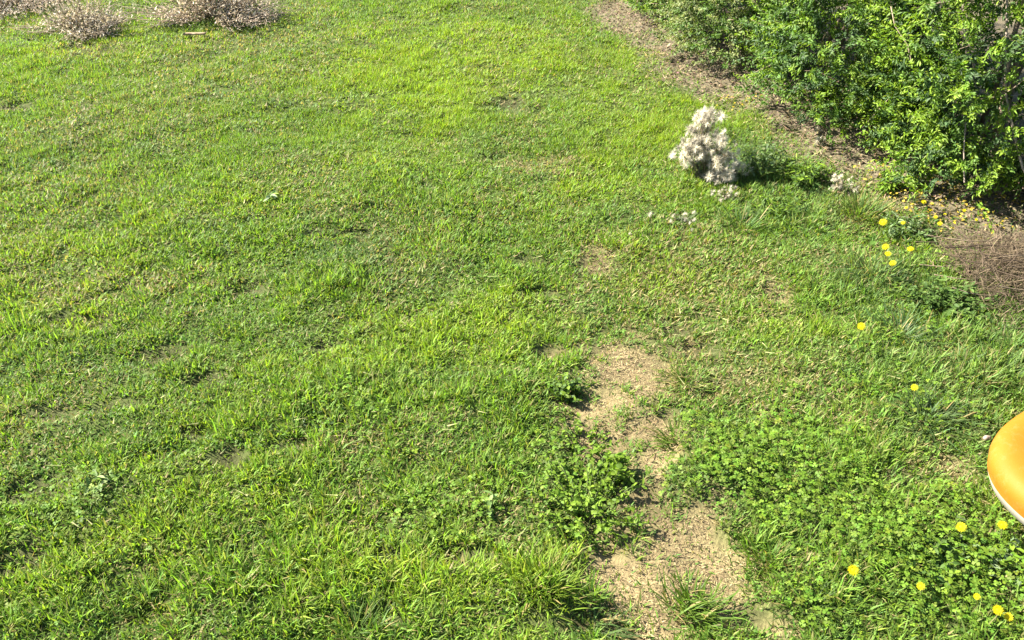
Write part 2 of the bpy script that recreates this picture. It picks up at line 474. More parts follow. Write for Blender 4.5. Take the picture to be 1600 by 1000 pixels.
# ------------------------------------------------------------------ straw and clippings lying flat
straw = Soup()
def straw_field(n, y0, y1, prf, colf, L0, L1, W, zup=0.004):
    w = half_w(y1)
    x = rng.uniform(-w, w, n); y = rng.uniform(y0, y1, n)
    k = (rng.random(n) < prf(x, y)) & (np.abs(x) < half_w(y)) & (hedge_x(y) - x > -0.5)
    x, y = x[k], y[k]; N = len(x)
    P = np.stack([x, y, height(x, y) + rng.uniform(0.001, zup, N)], 1)
    C = colf(N) * (1 + 0.55 * fbm(x, y, 6, 61))[:, None]
    blades(straw, P, rng.uniform(0, 2 * np.pi, N), rng.uniform(L0, L1, N), W * rng.uniform(0.6, 1.4, N), rng.uniform(1.25, 1.6, N), rng.uniform(-0.25, 0.2, N), C, 1, rng.uniform(-0.3, 0.3, N))
tan = lambda N: (np.array([0.06, 0.044, 0.022]) + (np.array([0.38, 0.305, 0.155]) - np.array([0.06, 0.044, 0.022])) * rng.random((N, 1)) ** 0.8) * (1 + rng.normal(0, 0.06, (N, 3)))
brn = lambda N: (np.array([0.13, 0.085, 0.05]) + (np.array([0.42, 0.33, 0.20]) - np.array([0.13, 0.085, 0.05])) * rng.random((N, 1)) ** 1.3) * (1 + rng.normal(0, 0.07, (N, 3)))
pal = lambda N: np.array([0.24, 0.24, 0.10]) * rng.uniform(0.6, 1.3, (N, 1))
straw_field(420000, 0.8, 3.6, lambda x, y: bare_mask(x, y), tan, 0.004, 0.016, 0.0022, 0.006)
straw_field(50000, 3.0, 5.5, lambda x, y: bare_mask(x, y), tan, 0.006, 0.022, 0.0032, 0.008)
straw_field(70000, 1.5, 8.4, lambda x, y: strip_mask(x, y), brn, 0.015, 0.06, 0.0045, 0.03)
straw_field(22000, 0.8, 8.4, lambda x, y: 0.12 + 0.6 * patch(x, y, DRY, 0.5, 4, 71, 1.3, 0.4), pal, 0.015, 0.05, 0.004, 0.035)
so = link('straw_litter', straw.mesh('straw_litter', M_DRY))
tag(so, 'pale dry straw and brown litter scattered over bare soil', 'straw', kind='stuff')

# brown fallen leaves and yellowed leaves in the strip
lit = Soup()
n = 19000
y = rng.uniform(1.5, 8.4, n); x = hedge_x(y) - rng.uniform(-0.45, 0.75, n)
k = rng.random(n) < strip_mask(x, y); x, y = x[k], y[k]; N = len(x)
a = rng.uniform(0, 2 * np.pi, N)
nr = unit(np.stack([rng.normal(0, .4, N), rng.normal(0, .4, N), np.ones(N)], 1))
yellow = patch(x, y, [(1445, 322, 100, 52), (1390, 285, 60, 30, .7), (1520, 325, 70, 36, .8), (1140, 165, 60, 14, .5)], .4, 6, 5)
cb = np.array([0.110, 0.084, 0.056]) * rng.uniform(0.4, 1.9, (N, 1)) * (1 + rng.normal(0, .08, (N, 3)))
isy = rng.random(N) < 0.7 * yellow
cb[isy] = np.array([0.36, 0.27, 0.035]) * rng.uniform(0.6, 1.2, (isy.sum(), 1))
leaves(lit, np.stack([x, y, height(x, y) + rng.uniform(0.003, 0.03, N)], 1), np.stack([np.cos(a), np.sin(a), rng.normal(0.1, .25, N)], 1), nr,
       rng.uniform(.010, .028, N), rng.uniform(.007, .015, N), np.clip(cb, 0, .8), ((0.45, 1.0),), 0.25, 0.2)
lo = link('leaf_litter', lit.mesh('leaf_litter', M_DRY))
tag(lo, 'brown and yellowed fallen leaves along the foot of the hedge', 'fallen leaves', kind='stuff')

# low dull-green weeds in the strip's edge and in the rough on the right
# ------------------------------------------------------------------ hedge: shrubs side by side
def shrub(label, cy, off, ry, rx, hgt, nspr, cols, leafL, leafW, seed, bright=1.0, extra=None, open_base=0.0):
    g = np.random.default_rng(seed)
    cx = float(hedge_x(cy)) + off + 0.07
    base = np.array([cx, cy, float(height(cx, cy))])
    root = thing('hedge_shrub', label, 'shrub', tuple(base), group='shrubs of the hedge')
    fol = Soup()
    # sprig feet over a lumpy upright crown, leafy down to the ground
    n = nspr
    z = g.random(n) ** 1.45
    ph = np.pi + np.clip(g.normal(0, 1.15, n), -3.1, 3.1) + 0.25
    prof = (1.0 + 0.10 * np.sin(z * 2.2)) * np.sqrt(np.clip(1 - z ** 5, 0.02, 1))
    c_, s_ = np.cos(ph), np.sin(ph)
    sup = (np.abs(c_) ** 5 + np.abs(s_) ** 5) ** (-1 / 5)
    lump = 1 + 0.20 * fbm(ph * 1.1 + seed, z * hgt * 1.6, 2.0, seed) + 0.28 * fbm(ph + seed, z * hgt, 6.0, seed + 5)
    dep = 0.45 + 0.55 * g.random(n) ** 0.45
    rad = sup * lump * prof * dep
    B = np.stack([c_ * rad * rx, s_ * rad * ry, 0.02 + z * hgt], 1)
    u = unit(np.stack([c_, s_, 0.15 + 0.8 * z ** 3], 1))
    if open_base > 0:
        kk = (B[:, 2] > open_base + 0.16 * fbm(B[:, 1] + 5, B[:, 0] * 0, 3.0, seed + 9)) | (g.random(n) < 0.2)
        B, u = B[kk], u[kk]; n = len(B)
    out = unit(u * np.array([1, 1, 0.6]) + np.array([0, 0, 0.55]) + g.normal(0, 0.45, (n, 3)))
    spl = g.uniform(0.08, 0.20, n)
    per = 30
    s = np.tile(np.linspace(0.05, 1, per), n)
    ii = np.repeat(np.arange(n), per)
    sid = np.tile(np.where(np.arange(per) % 2 == 0, 1.0, -1.0), n)
    ax = out[ii]
    refv = unit(g.normal(0, 1, (n, 3)))
    lat = unit(np.cross(out, refv))[ii]
    M = len(ii)
    P = B[ii] + ax * (s * spl[ii])[:, None] + g.normal(0, 0.006, (M, 3))
    P[:, 2] -= 0.25 * (s * spl[ii]) ** 2 * 4
    D = unit(ax * 0.85 + lat * sid[:, None] * 0.75 - np.array([0, 0, .12]) + g.normal(0, 0.35, (M, 3)))
    NR = unit(np.array([-0.35, 0.1, 0.85]) + ax * 0.5 + g.normal(0, 0.45, (M, 3)))
    L = leafL * g.uniform(0.6, 1.25, M) * (1.0 - 0.35 * s); W = leafW * g.uniform(0.75, 1.2, M) * (1.0 - 0.35 * s)
    cs = np.array(cols)
    pick = cs[g.integers(0, len(cs), n)]
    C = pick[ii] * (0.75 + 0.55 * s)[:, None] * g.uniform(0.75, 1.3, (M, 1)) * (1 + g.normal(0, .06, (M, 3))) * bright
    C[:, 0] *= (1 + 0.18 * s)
    P[:, 2] = np.maximum(P[:, 2], 0.012)
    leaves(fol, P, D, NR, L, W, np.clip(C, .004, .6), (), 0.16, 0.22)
    f = link('foliage', fol.mesh('foliage', M_HEDGE), root); f['kind'] = 'stuff'
    # woody stems
    for k in range(6):
        st = Soup()
        a = g.uniform(0, 2 * np.pi); r0 = g.uniform(0.02, 0.22)
        p0 = np.array([r0 * math.cos(a) - 0.08, r0 * math.sin(a) * 1.6, -0.03])
        p3 = np.array([g.uniform(-0.2, 0.4) * rx, g.uniform(-0.8, 0.8) * ry, hgt * g.uniform(0.6, 0.95)])
        t = np.linspace(0, 1, 7)[:, None]
        pts = p0 * (1 - t) + p3 * t + g.normal(0, 0.018, (7, 3)) * np.sin(t * np.pi)
        tube(st, pts, np.linspace(0.013, 0.004, 7), np.array([0.13, 0.10, 0.07]) * g.uniform(.7, 1.3), 6)
        link('stem', st.mesh('stem', M_BARK), root)
    # thin bare twigs poking through the foliage
    tw = Soup()
    for k in range(70):
        i = g.integers(0, n)
        p = B[i] * np.array([0.8, 0.8, 0.9]); d = unit(u[i] * 0.6 + np.array([-.15, 0, .5]) + g.normal(0, .5, 3))
        ln = g.uniform(.15, .4); t = np.linspace(0, 1, 4)[:, None]
        tube(tw, p + d * ln * t + g.normal(0, .012, (4, 3)) * t, np.linspace(.0028, .001, 4), np.array([0.26, 0.20, 0.14]) * g.uniform(.6, 1.3), 3)
    o = link('twigs', tw.mesh('twigs', M_BARK), root); o['kind'] = 'stuff'
    return root

LG = (0.100, 0.178, 0.014); MGH = (0.058, 0.120, 0.018); DGH = (0.034, 0.074, 0.019); GRY = (0.115, 0.155, 0.050)
shrub('bright yellow-green shrub of the hedge, partly beyond the top edge', 7.45, 0.44, 0.66, 0.62, 1.2, 650, [LG, LG, MGH], .030, .0115, 101)
shrub('fresh green shrub of the hedge just behind the pale grey-green one', 6.50, 0.42, 0.62, 0.58, 1.4, 1300, [LG, LG, MGH], .030, .0110, 108)
shrub('pale grey-green small-leaved shrub of the hedge above the brown litter strip', 5.62, 0.40, 0.60, 0.60, 1.3, 1900, [GRY, GRY, MGH], .026, .011, 102, 0.95)
shrub('mid green hedge shrub with a dark hollow above bare stems at its foot', 4.72, 0.42, 0.62, 0.62, 1.6, 2200, [LG, MGH, MGH, DGH], .030, .0110, 103, 1.0, open_base=0.05)
shrub('dense green hedge shrub behind the yellowed leaf litter', 3.98, 0.33, 0.70, 0.66, 1.75, 2700, [LG, LG, MGH, DGH], .030, .0110, 104)
sR = shrub('dark glossy hedge shrub with long bare grey stems, cut by the frame edge', 3.10, 0.40, 0.60, 0.62, 1.9, 2800, [LG, MGH, MGH, DGH], .030, .0110, 105, 0.95, open_base=0.02)
shrub('hedge shrub standing behind the heap of dry twigs', 2.35, 0.55, 0.58, 0.60, 1.8, 900, [LG, MGH, DGH], .030, .0110, 106)

shrub('shaded hedge shrub filling the gap behind the bare grey stems', 2.95, 1.05, 0.75, 0.55, 1.9, 650, [MGH, DGH, LG], .034, .0140, 109)

def bare_stem(root, pix, depth, r0, r1, colr):
    """a stem of the hedge front, through points of the photograph at a given depth"""
    pts = []
    for (px, py) in pix:
        t = (py - 500) / FPX
        pts.append([(px - 800) / FPX * depth, depth * (CP - t * SP), CAM_H - depth * (SP + t * CP)])
    pts = np.array(pts) - np.array(root.location)
    s = Soup(); tube(s, pts, np.linspace(r0, r1, len(pts)), np.array(colr), 6)
    link('bare_stem', s.mesh('bare_stem', M_BARK), root)
bare_stem(sR, [(1640, 340), (1598, 262), (1584, 205), (1572, 150), (1571, 90), (1573, 40), (1574, -40)], 3.58, .0055, .004, (.22, .18, .14))
bare_stem(sR, [(1507, 285), (1506, 235), (1509, 190)], 3.66, .0032, .002, (.22, .18, .14))
bare_stem(sR, [(1425, 100), (1418, 70), (1398, 40), (1392, 10)], 3.76, .003, .002, (.22, .17, .12))

print('built hedge')

# ------------------------------------------------------------------ pale fluffy dried plant
def fluff_ball(soup, c, r, n, g, col):
    d = unit(g.normal(0, 1, (n, 3)) + np.array([0, 0, .25]))
    az = np.arctan2(d[:, 1], d[:, 0]); pol = np.arccos(np.clip(d[:, 2], -1, 1))
    blades(soup, np.tile(c, (n, 1)) + d * r * 0.1, az, r * g.uniform(.6, 1.25, n), np.full(n, r * 0.09), pol, g.uniform(-.3, .5, n),
           np.asarray(col) * g.uniform(.7, 1.15, (n, 1)), 1, g.uniform(-1, 1, n))

def fluffy_plant(label, px, py, w, h, nst, nball, seed, rball=0.016, lumps=None):
    g = np.random.default_rng(seed)
    X, Y = G(px, py)
    root = thing('dried_plant', label, 'dry plant', (X, Y, float(height(X, Y))), group='pale dried plants')
    heads = Soup(); stems = Soup(); leaf = Soup()
    for k in range(nst):
        a = g.uniform(0, 2 * np.pi); r = math.sqrt(g.random())
        top = np.array([w / 2 * r * math.cos(a), w / 2 * r * math.sin(a), h * (1 - 0.55 * r * r) * g.uniform(.45, 1)])
        if lumps:
            lx, ly, lz, lr = lumps[g.integers(0, len(lumps))]
            top = np.array([lx, ly, lz]) + g.normal(0, lr, 3)
            top[2] = max(top[2], .02)
        b0 = np.array([top[0] * 0.3, top[1] * 0.3, -0.01])
        t = np.linspace(0, 1, 5)[:, None]
        pts = b0 * (1 - t) + top * t + np.array([0, 0, .05]) * h * np.sin(t * np.pi) + g.normal(0, .004, (5, 3))
        tube(stems, pts, np.linspace(.0022, .0012, 5), np.array([.24, .19, .12]) * g.uniform(.6, 1.3), 3)
        for j in range(nball):
            c = top + g.normal(0, .022, 3) * np.array([1, 1, .8])
            fluff_ball(heads, c, rball * g.uniform(.4, 1.3), 84, g, np.array([.74, .68, .54]) * (1.0 if g.random() < .65 else .55))
        nl = 5
        tt = g.uniform(.15, .9, nl)
        P = b0 * (1 - tt[:, None]) + top * tt[:, None]
        lc = (np.array([.10, .13, .055]) if g.random() < .6 else np.array([.20, .16, .09])) * g.uniform(.6, 1.3)
        leaves(leaf, P, unit(g.normal(0, 1, (nl, 3)) + np.array([0, 0, .3])), unit(g.normal(0, .5, (nl, 3)) + np.array([0, 0, 1])), g.uniform(.02, .05, nl), g.uniform(.006, .012, nl), np.tile(lc, (nl, 1)))
    link('seed_heads', heads.mesh('seed_heads', M_FLUFF), root)['kind'] = 'stuff'
    link('stems', stems.mesh('stems', M_DRY), root)['kind'] = 'stuff'
    link('leaves', leaf.mesh('leaves', M_LEAF), root)['kind'] = 'stuff'
    return root

fluffy_plant('large cream fluffy dried plant standing between the lawn and the hedge', 1108, 268, 0.27, 0.30, 120, 3, 201, .023, lumps=[(-.045, .02, .27, .018), (-.055, .02, .22, .026), (-.09, .0, .17, .026), (-.10, .0, .12, .026), (-.05, -.02, .13, .03), (.0, -.02, .12, .03), (.03, -.02, .16, .028), (.06, -.04, .11, .028), (.07, -.05, .06, .024), (.02, -.06, .05, .024)])
fluffy_plant('small cream fluffy tuft among green weeds left of the yellow leaves', 1318, 300, 0.09, 0.09, 14, 2, 202, .013)
fluffy_plant('low pale withered tuft at the foot of the large fluffy plant', 1135, 300, 0.08, 0.07, 12, 2, 203, .012)
fluffy_plant('flat whitish withered tuft in the lawn below the large fluffy plant', 1062, 347, 0.13, 0.035, 16, 1, 204, .012)
fluffy_plant('tiny cream tuft on the brown litter behind the fluffy plant', 1280, 232, 0.06, 0.06, 7, 2, 205, .013)

# ------------------------------------------------------------------ dark green leafy weeds
def leafy_weed(label, px, py, w, h, nst, cols, seed, leafL=.035, leafW=.016, group='leafy weeds', mat=None, per=12, name='leafy_weed'):
    g = np.random.default_rng(seed)
    X, Y = G(px, py)
    root = thing(name, label, 'weed', (X, Y, float(height(X, Y))), group=group)
    stems = Soup(); leaf = Soup(); cols = np.array(cols)
    for k in range(nst):
        a = g.uniform(0, 2 * np.pi); r = math.sqrt(g.random())
        top = np.array([w / 2 * r * math.cos(a), w / 2 * r * math.sin(a), h * (1 - .5 * r * r) * g.uniform(.5, 1)])
        b0 = top * np.array([.35, .35, 0]) + np.array([0, 0, -.01])
        t = np.linspace(0, 1, 5)[:, None]
        pts = b0 * (1 - t) + top * t + g.normal(0, .004, (5, 3)) * t
        tube(stems, pts, np.linspace(.002, .001, 5), np.array([.10, .13, .04]), 3)
        tt = g.uniform(.2, 1, per)
        P = b0 * (1 - tt[:, None]) + top * tt[:, None]
        D = unit(g.normal(0, 1, (per, 3)) * np.array([1, 1, .4]) + np.array([0, 0, .25]))
        leaves(leaf, P, D, unit(g.normal(0, .4, (per, 3)) + np.array([0, 0, 1])), leafL * g.uniform(.55, 1.2, per), leafW * g.uniform(.7, 1.2, per),
               cols[g.integers(0, len(cols), per)] * g.uniform(.7, 1.3, (per, 1)), ((.3, .85), (.7, .8)), .14, .25)
    link('stems', stems.mesh('stems', M_LEAF), root)['kind'] = 'stuff'
    link('leaves', leaf.mesh('leaves', mat or M_LEAF), root)['kind'] = 'stuff'
    return root

WG = [(.085, .155, .012), (.11, .180, .014), (.13, .20, .018)]; WD = [(.05, .095, .018), (.07, .12, .024), (.08, .135, .03)]; WP = [(.14, .19, .085), (.11, .165, .07)]
leafy_weed('dark green weed growing close behind the large cream fluffy plant', 1188, 268, .28, .19, 46, WD + WP, 301, .032, .009)
leafy_weed('green leafy weed between the fluffy plant and the small cream tuft', 1255, 280, .26, .11, 34, WD + WG, 302, .032, .010)
leafy_weed('upright bright weed just right of the small cream tuft', 1385, 300, .14, .12, 14, WG, 303, .040, .012)
leafy_weed('leafy weed at the worn left edge of the path, upper one', 905, 695, .32, .09, 40, WG, 304, .016, .010)
leafy_weed('leafy weed overhanging the darkest shadow left of the path', 915, 795, .36, .11, 60, WG, 305, .017, .010)
leafy_weed('small broad-leaved weed beside the narrowest part of the path', 955, 750, .14, .085, 24, WG, 306, .020, .013)
leafy_weed('small dark weed at the top left corner of the bare patch', 885, 610, .16, .08, 26, WD + WG, 307, .018, .011)
leafy_weed('pale-leaved weed standing alone in the upper left lawn', 428, 316, .07, .045, 5, [(.26, .32, .18), (.14, .20, .08)], 308, .034, .016, per=6)
leafy_weed('pale broad-leaved weed in the lower middle of the lawn', 770, 795, .08, .045, 5, [(.24, .32, .11), (.12, .19, .05)], 309, .030, .014, per=6)
leafy_weed('light green broad-leaved weed near the left edge of the lawn', 160, 772, .08, .04, 5, [(.24, .30, .11), (.12, .19, .05)], 310, .030, .0115, per=6)
leafy_weed('greyish weed at the dark dip in the left half of the lawn', 510, 655, .16, .035, 14, WP + WG, 311, .022, .010)
leafy_weed('dark dense weed in front of the heap of dry twigs', 1480, 475, .34, .09, 60, WD, 312, .024, .011)
leafy_weed('dark low weed in the middle of the far lawn', 785, 241, .12, .03, 16, WD, 313, .022, .009)
leafy_weed('greyish weed at the foot of the two dandelions near the orange pad', 1545, 870, .24, .06, 34, WG + WP, 315, .024, .012)
leafy_weed('dark leafy weed in the clover near the lower right corner', 1440, 880, .26, .06, 40, WD + WG, 316, .024, .012)
leafy_weed('bushy dark weed at the bright mown edge under the fluffy plant', 1220, 325, .30, .07, 34, WD + WG, 317, .030, .008)
leafy_weed('tall thin weed above the yellowed leaf litter', 1425, 300, .16, .16, 14, WG + WP, 318, .040, .010)
leafy_weed('grey-green weed left of the heap of dry twigs', 1420, 365, .26, .10, 34, WP + WD, 319, .030, .008)

# ------------------------------------------------------------------ separate grass tufts
def tuft(label, px, py, nbl, L, spread, col, seed, W=.0036, lean=.35, bend=1.0, flop=None):
    g = np.random.default_rng(seed)
    X, Y = G(px, py)
    root = thing('grass_tuft', label, 'grass tuft', (X, Y, float(height(X, Y))), group='grass tufts')
    s = Soup()
    o = g.normal(0, spread, (nbl, 2))
    az = np.arctan2(o[:, 1], o[:, 0]) + g.normal(0, .5, nbl)
    ln = np.abs(g.normal(lean, .2, nbl)) + np.hypot(o[:, 0], o[:, 1]) / spread * .12
    bd = g.uniform(.2, 1.0, nbl) * bend
    if flop is not None:
        fl = g.random(nbl) < .5
        az[fl] = flop + g.normal(0, .4, fl.sum()); bd[fl] += .7
    C = np.array(col) * g.uniform(.65, 1.3, (nbl, 1)) * (1 + g.normal(0, .06, (nbl, 3)))
    d = g.random(nbl) < .1; C[d] = STR * .9
    blades(s, np.column_stack([o, np.full(nbl, -.006)]), az, L * g.uniform(.5, 1.2, nbl), W * g.uniform(.7, 1.3, nbl), ln, bd, C, 3, g.uniform(-.6, .6, nbl), C * np.array([1.2, 1.1, .9]))
    link('blades', s.mesh('blades', M_GRASS), root)['kind'] = 'stuff'
    return root
tuft('lone green grass tuft growing in the bare path at the bottom edge', 1085, 955, 230, .075, .028, (.075, .135, .018), 401, flop=R(-30))
tuft('bushy yellow-green grass tuft left of the bottom of the path', 850, 925, 240, .066, .035, (.10, .155, .018), 402)
tuft('flattened dark grass tuft at the bottom edge just left of the path', 935, 985, 170, .085, .03, (.05, .085, .025), 403, lean=.6, bend=1.6, flop=R(-20))
tuft('spiky green grass tuft on the right rim of the lower bare patch', 1200, 880, 200, .058, .032, (.075, .135, .02), 404)
tuft('long bluish grass tuft sprawling left of the pair of dandelions', 1365, 430, 190, .12, .035, (.055, .095, .035), 405, lean=.5, bend=1.5, flop=R(200))
tuft('low grass tuft reaching over the right edge of the upper bare patch', 1075, 600, 150, .075, .03, (.08, .13, .02), 406, lean=.6, flop=R(180))
tuft('grey-green grass tuft in front of the orange pad', 1445, 660, 200, .085, .04, (.06, .10, .035), 407, lean=.5, bend=1.3)
tuft('tall dark grass tuft at the bottom edge left of centre', 560, 985, 200, .07, .035, (.06, .11, .022), 408)
tuft('tall bright grass tuft at the bottom edge in the left corner', 240, 930, 220, .065, .035, (.09, .15, .018), 409)
tuft('flattened grass tuft right of the tuft in the path', 1265, 955, 150, .07, .032, (.06, .10, .025), 410, lean=.6, bend=1.4, flop=R(-40))
tuft('dark long grass tuft just below the flat whitish withered tuft', 1160, 345, 180, .10, .04, (.08, .14, .04), 412, lean=.5)
tuft('bluish grass tuft between the lone dandelion and the dark dense weed', 1405, 520, 190, .10, .04, (.07, .125, .045), 413, lean=.5, bend=1.3)
tuft('dark grass tuft at the right edge above the orange pad', 1560, 580, 190, .10, .04, (.07, .125, .035), 414, lean=.5)
tuft('tall grass tuft between the small cream tuft and the big dandelion', 1345, 335, 190, .12, .035, (.085, .145, .035), 415, lean=.4)
tuft('small grass tuft at the right rim of the path by the clover', 1055, 690, 110, .07, .024, (.08, .135, .02), 411, lean=.5, flop=R(180))

# ------------------------------------------------------------------ dandelions
def dandelion_meshes(seed, r, hgt):
    g = np.random.default_rng(seed)
    hd = Soup(); st = Soup(); lf = Soup()
    top = np.array([g.uniform(-.012, .012), g.uniform(-.012, .012), hgt])
    t = np.linspace(0, 1, 6)[:, None]
    pts = top * t + np.array([.006, .004, 0]) * np.sin(t * np.pi)
    tube(st, pts, np.linspace(.0024, .0019, 6), np.array([.16, .17, .06]), 6)
    tube(st, np.array([top + [0, 0, -.010], top + [0, 0, -.004], top + [0, 0, .002]]), [.002, .0055, .006], np.array([.07, .12, .03]), 8)
    up = .95 if seed == 503 else 1.0
    for (n, pol, ln) in ((26, 1.5, 1.0), (24, 1.25, .86), (18, .95, .66)):
        az = np.arange(n) * 2 * np.pi / n + g.uniform(0, .2, n)
        c = np.array([.42, .37, .003]) * g.uniform(.85, 1.08, (n, 1)) * (1 if pol > .5 else np.array([1, .9, 1]))
        blades(hd, np.tile(top, (n, 1)), az, r * ln * g.uniform(.88, 1.06, n), np.full(n, r * .24), np.full(n, (pol - .35) * up), np.full(n, .6 * up), np.clip(c, 0, .85), 2, g.uniform(-.2, .2, n))
    th = np.arange(12) * 2 * np.pi / 12
    dome = [np.stack([np.cos(th) * r * q, np.sin(th) * r * q, np.full(12, zz)], 1) + top for q, zz in ((.66, .002), (.5, r * .2), (.26, r * .32))]
    V = np.concatenate(dome + [top[None] + [0, 0, r * .34]]); T = []
    for i in range(2):
        for j in range(12):
            A, B_ = i * 12 + j, i * 12 + (j + 1) % 12
            T += [(A, B_, B_ + 12), (A, B_ + 12, A + 12)]
    T += [(24 + j, 24 + (j + 1) % 12, 36) for j in range(12)]
    hd.add(V, T, np.array([.40, .33, .003]))
    tl = {501: .55, 502: .4, 503: .6}[seed]
    Q = np.array([[1, 0, 0], [0, math.cos(tl), -math.sin(tl)], [0, math.sin(tl), math.cos(tl)]])
    hd.V = [(v - top) @ Q.T + top for v in hd.V]
    n = 7
    a = np.arange(n) * 2 * np.pi / n + g.uniform(0, .5, n)
    leaves(lf, np.tile([0, 0, .004], (n, 1)), np.stack([np.cos(a), np.sin(a), g.uniform(.15, .5, n)], 1), np.tile([0, 0, 1.0], (n, 1)), g.uniform(.06, .11, n), g.uniform(.016, .026, n),
           np.array([.06, .115, .02]) * g.uniform(.8, 1.3, (n, 1)), ((.25, .5), (.5, .7), (.78, 1.0)), .12, .4)
    return hd.mesh('flower_head', M_PETAL), st.mesh('stem', M_LEAF), lf.mesh('leaves', M_LEAF)
DV = [dandelion_meshes(501, .021, .100), dandelion_meshes(502, .020, .115), dandelion_meshes(503, .017, .090)]
DAND = [  # px, py of the flower, variant, scale, label
    (1498, 818, 0, .82, 'single yellow dandelion in the clover left of the orange pad'),
    (1572, 818, 1, .80, 'yellow dandelion touching the cream edge of the orange pad'),
    (1335, 888, 2, .95, 'half-closed yellow dandelion in the clover nearest the bare path'),
    (1563, 946, 2, .9, 'small yellow dandelion in the lower right corner, left of a pair'),
    (1583, 956, 2, .8, 'small yellow dandelion in the lower right corner, right of a pair'),
    (1441, 916, 2, .8, 'faint yellow dandelion bud low in the clover at the bottom'),
    (1530, 928, 2, .65, 'tiny yellow dandelion above the pair in the lower right corner'),
    (1342, 507, 0, .82, 'lone yellow dandelion in the grass below the sprawling bluish tuft'),
    (1378, 337, 0, 1.05, 'big bright yellow dandelion beside the upright weed near the litter'),
    (1387, 381, 2, 1.0, 'top dandelion of the column of three beside the bluish tuft'),
    (1391, 394, 1, .80, 'middle dandelion of the column of three beside the bluish tuft'),
    (1392, 408, 0, .85, 'bottom dandelion of the column of three beside the bluish tuft'),
    (1427, 384, 1, .85, 'deep yellow dandelion left of the heap of dry twigs'),
    (1414, 344, 2, .75, 'small yellow flower between the big dandelion and the yellow leaves'),
    (1430, 608, 2, .9, 'small yellow flower in the rough grass above the grey-green tuft'),
]
CLUSTER = ' yellow flower from the left in the loose cluster on the leaf litter'
ORD = ('first', 'second', 'third', 'fourth', 'fifth', 'sixth', 'seventh', 'eighth', 'ninth', 'tenth', 'eleventh', 'last')
DAND += [(px, py, 2, sc, ORD[i] + ' small' + CLUSTER) for i, (px, py, sc) in enumerate(sorted(((1444, 315, .75), (1456, 326, .6), (1463, 338, .7), (1470, 350, .75), (1452, 345, .5), (1478, 333, .5), (1507, 330, .6),
         (1431, 300, .5), (1418, 322, .55), (1492, 348, .55), (1525, 345, .5), (1438, 335, .5))))]
for (px, py, v, sc, lab) in DAND:
    sc *= rng.uniform(.78, .95)
    hgt = (.100, .115, .090)[v] * sc
    t = (py - 500) / FPX
    d = (CAM_H - hgt - .01) / (SP + t * CP)
    X, Y = (px - 800) / FPX * d, d * (CP - t * SP)
    root = thing('dandelion', lab, 'dandelion', (X, Y, float(height(X, Y))), rng.uniform(-1.3, -.3), 'yellow flowers on the leaf litter' if CLUSTER in lab else 'yellow dandelions')
    root.scale = (sc,) * 3
    for nm, me in zip(('flower_head', 'stem', 'leaves'), DV[v]):
        link(nm, me, root)

# ------------------------------------------------------------------ heap of dry twigs at the hedge foot
X0, Y0 = G(1545, 440)
heap = thing('twig_heap', 'tangled heap of dry brown twigs below the hedge', 'twig heap', (X0, Y0, float(height(X0, Y0))))
g = np.random.default_rng(601)
for k in range(90):
    s = Soup()
    x0, y0 = max(g.normal(.14, .15), -.06), g.normal(0, .14)
    hh = max(.0, .11 * (1 - (x0 ** 2 + y0 ** 2) / .13))
    a = g.normal(R(25), .75); ln = g.uniform(.08, .34)
    c = np.array([x0, y0, .008 + hh * g.random()])
    t = np.linspace(-.5, .5, 6)[:, None]
    dv = np.array([math.cos(a), math.sin(a), g.normal(0, .12)])
    pts = c + dv * ln * t + np.array([-dv[1], dv[0], 0]) * g.normal(0, .05) * (t * t * 4) + g.normal(0, .004, (6, 3))
    pts[:, 2] = np.maximum(pts[:, 2], .004)
    tube(s, pts, np.linspace(.0030, .0012, 6) * (g.uniform(.4, 1.0) if k % 9 else 1.9), (np.array([.075, .054, .036]) if g.random() < .7 else np.array([.19, .145, .095])) * g.uniform(.6, 1.25), 4)
    link('twig', s.mesh('twig', M_BARK), heap)
fine = Soup(); n = 5000
P = np.column_stack([np.maximum(g.normal(.14, .17, n), -.1), g.normal(0, .16, n), np.zeros(n)])
P[:, 2] = .004 + np.maximum(0, .09 * (1 - (P[:, 0] ** 2 + P[:, 1] ** 2) / .16)) * g.random(n)
blades(fine, P, g.uniform(0, 6.28, n), g.uniform(.02, .09, n), g.uniform(.0012, .003, n), g.uniform(.9, 1.6, n), g.uniform(-.2, .4, n), (np.array([.085, .064, .040]) * g.uniform(.35, 2.3, (n, 1))), 2, g.uniform(-1, 1, n))
link('fine_twigs', fine.mesh('fine_twigs', M_DRY), heap)['kind'] = 'stuff'

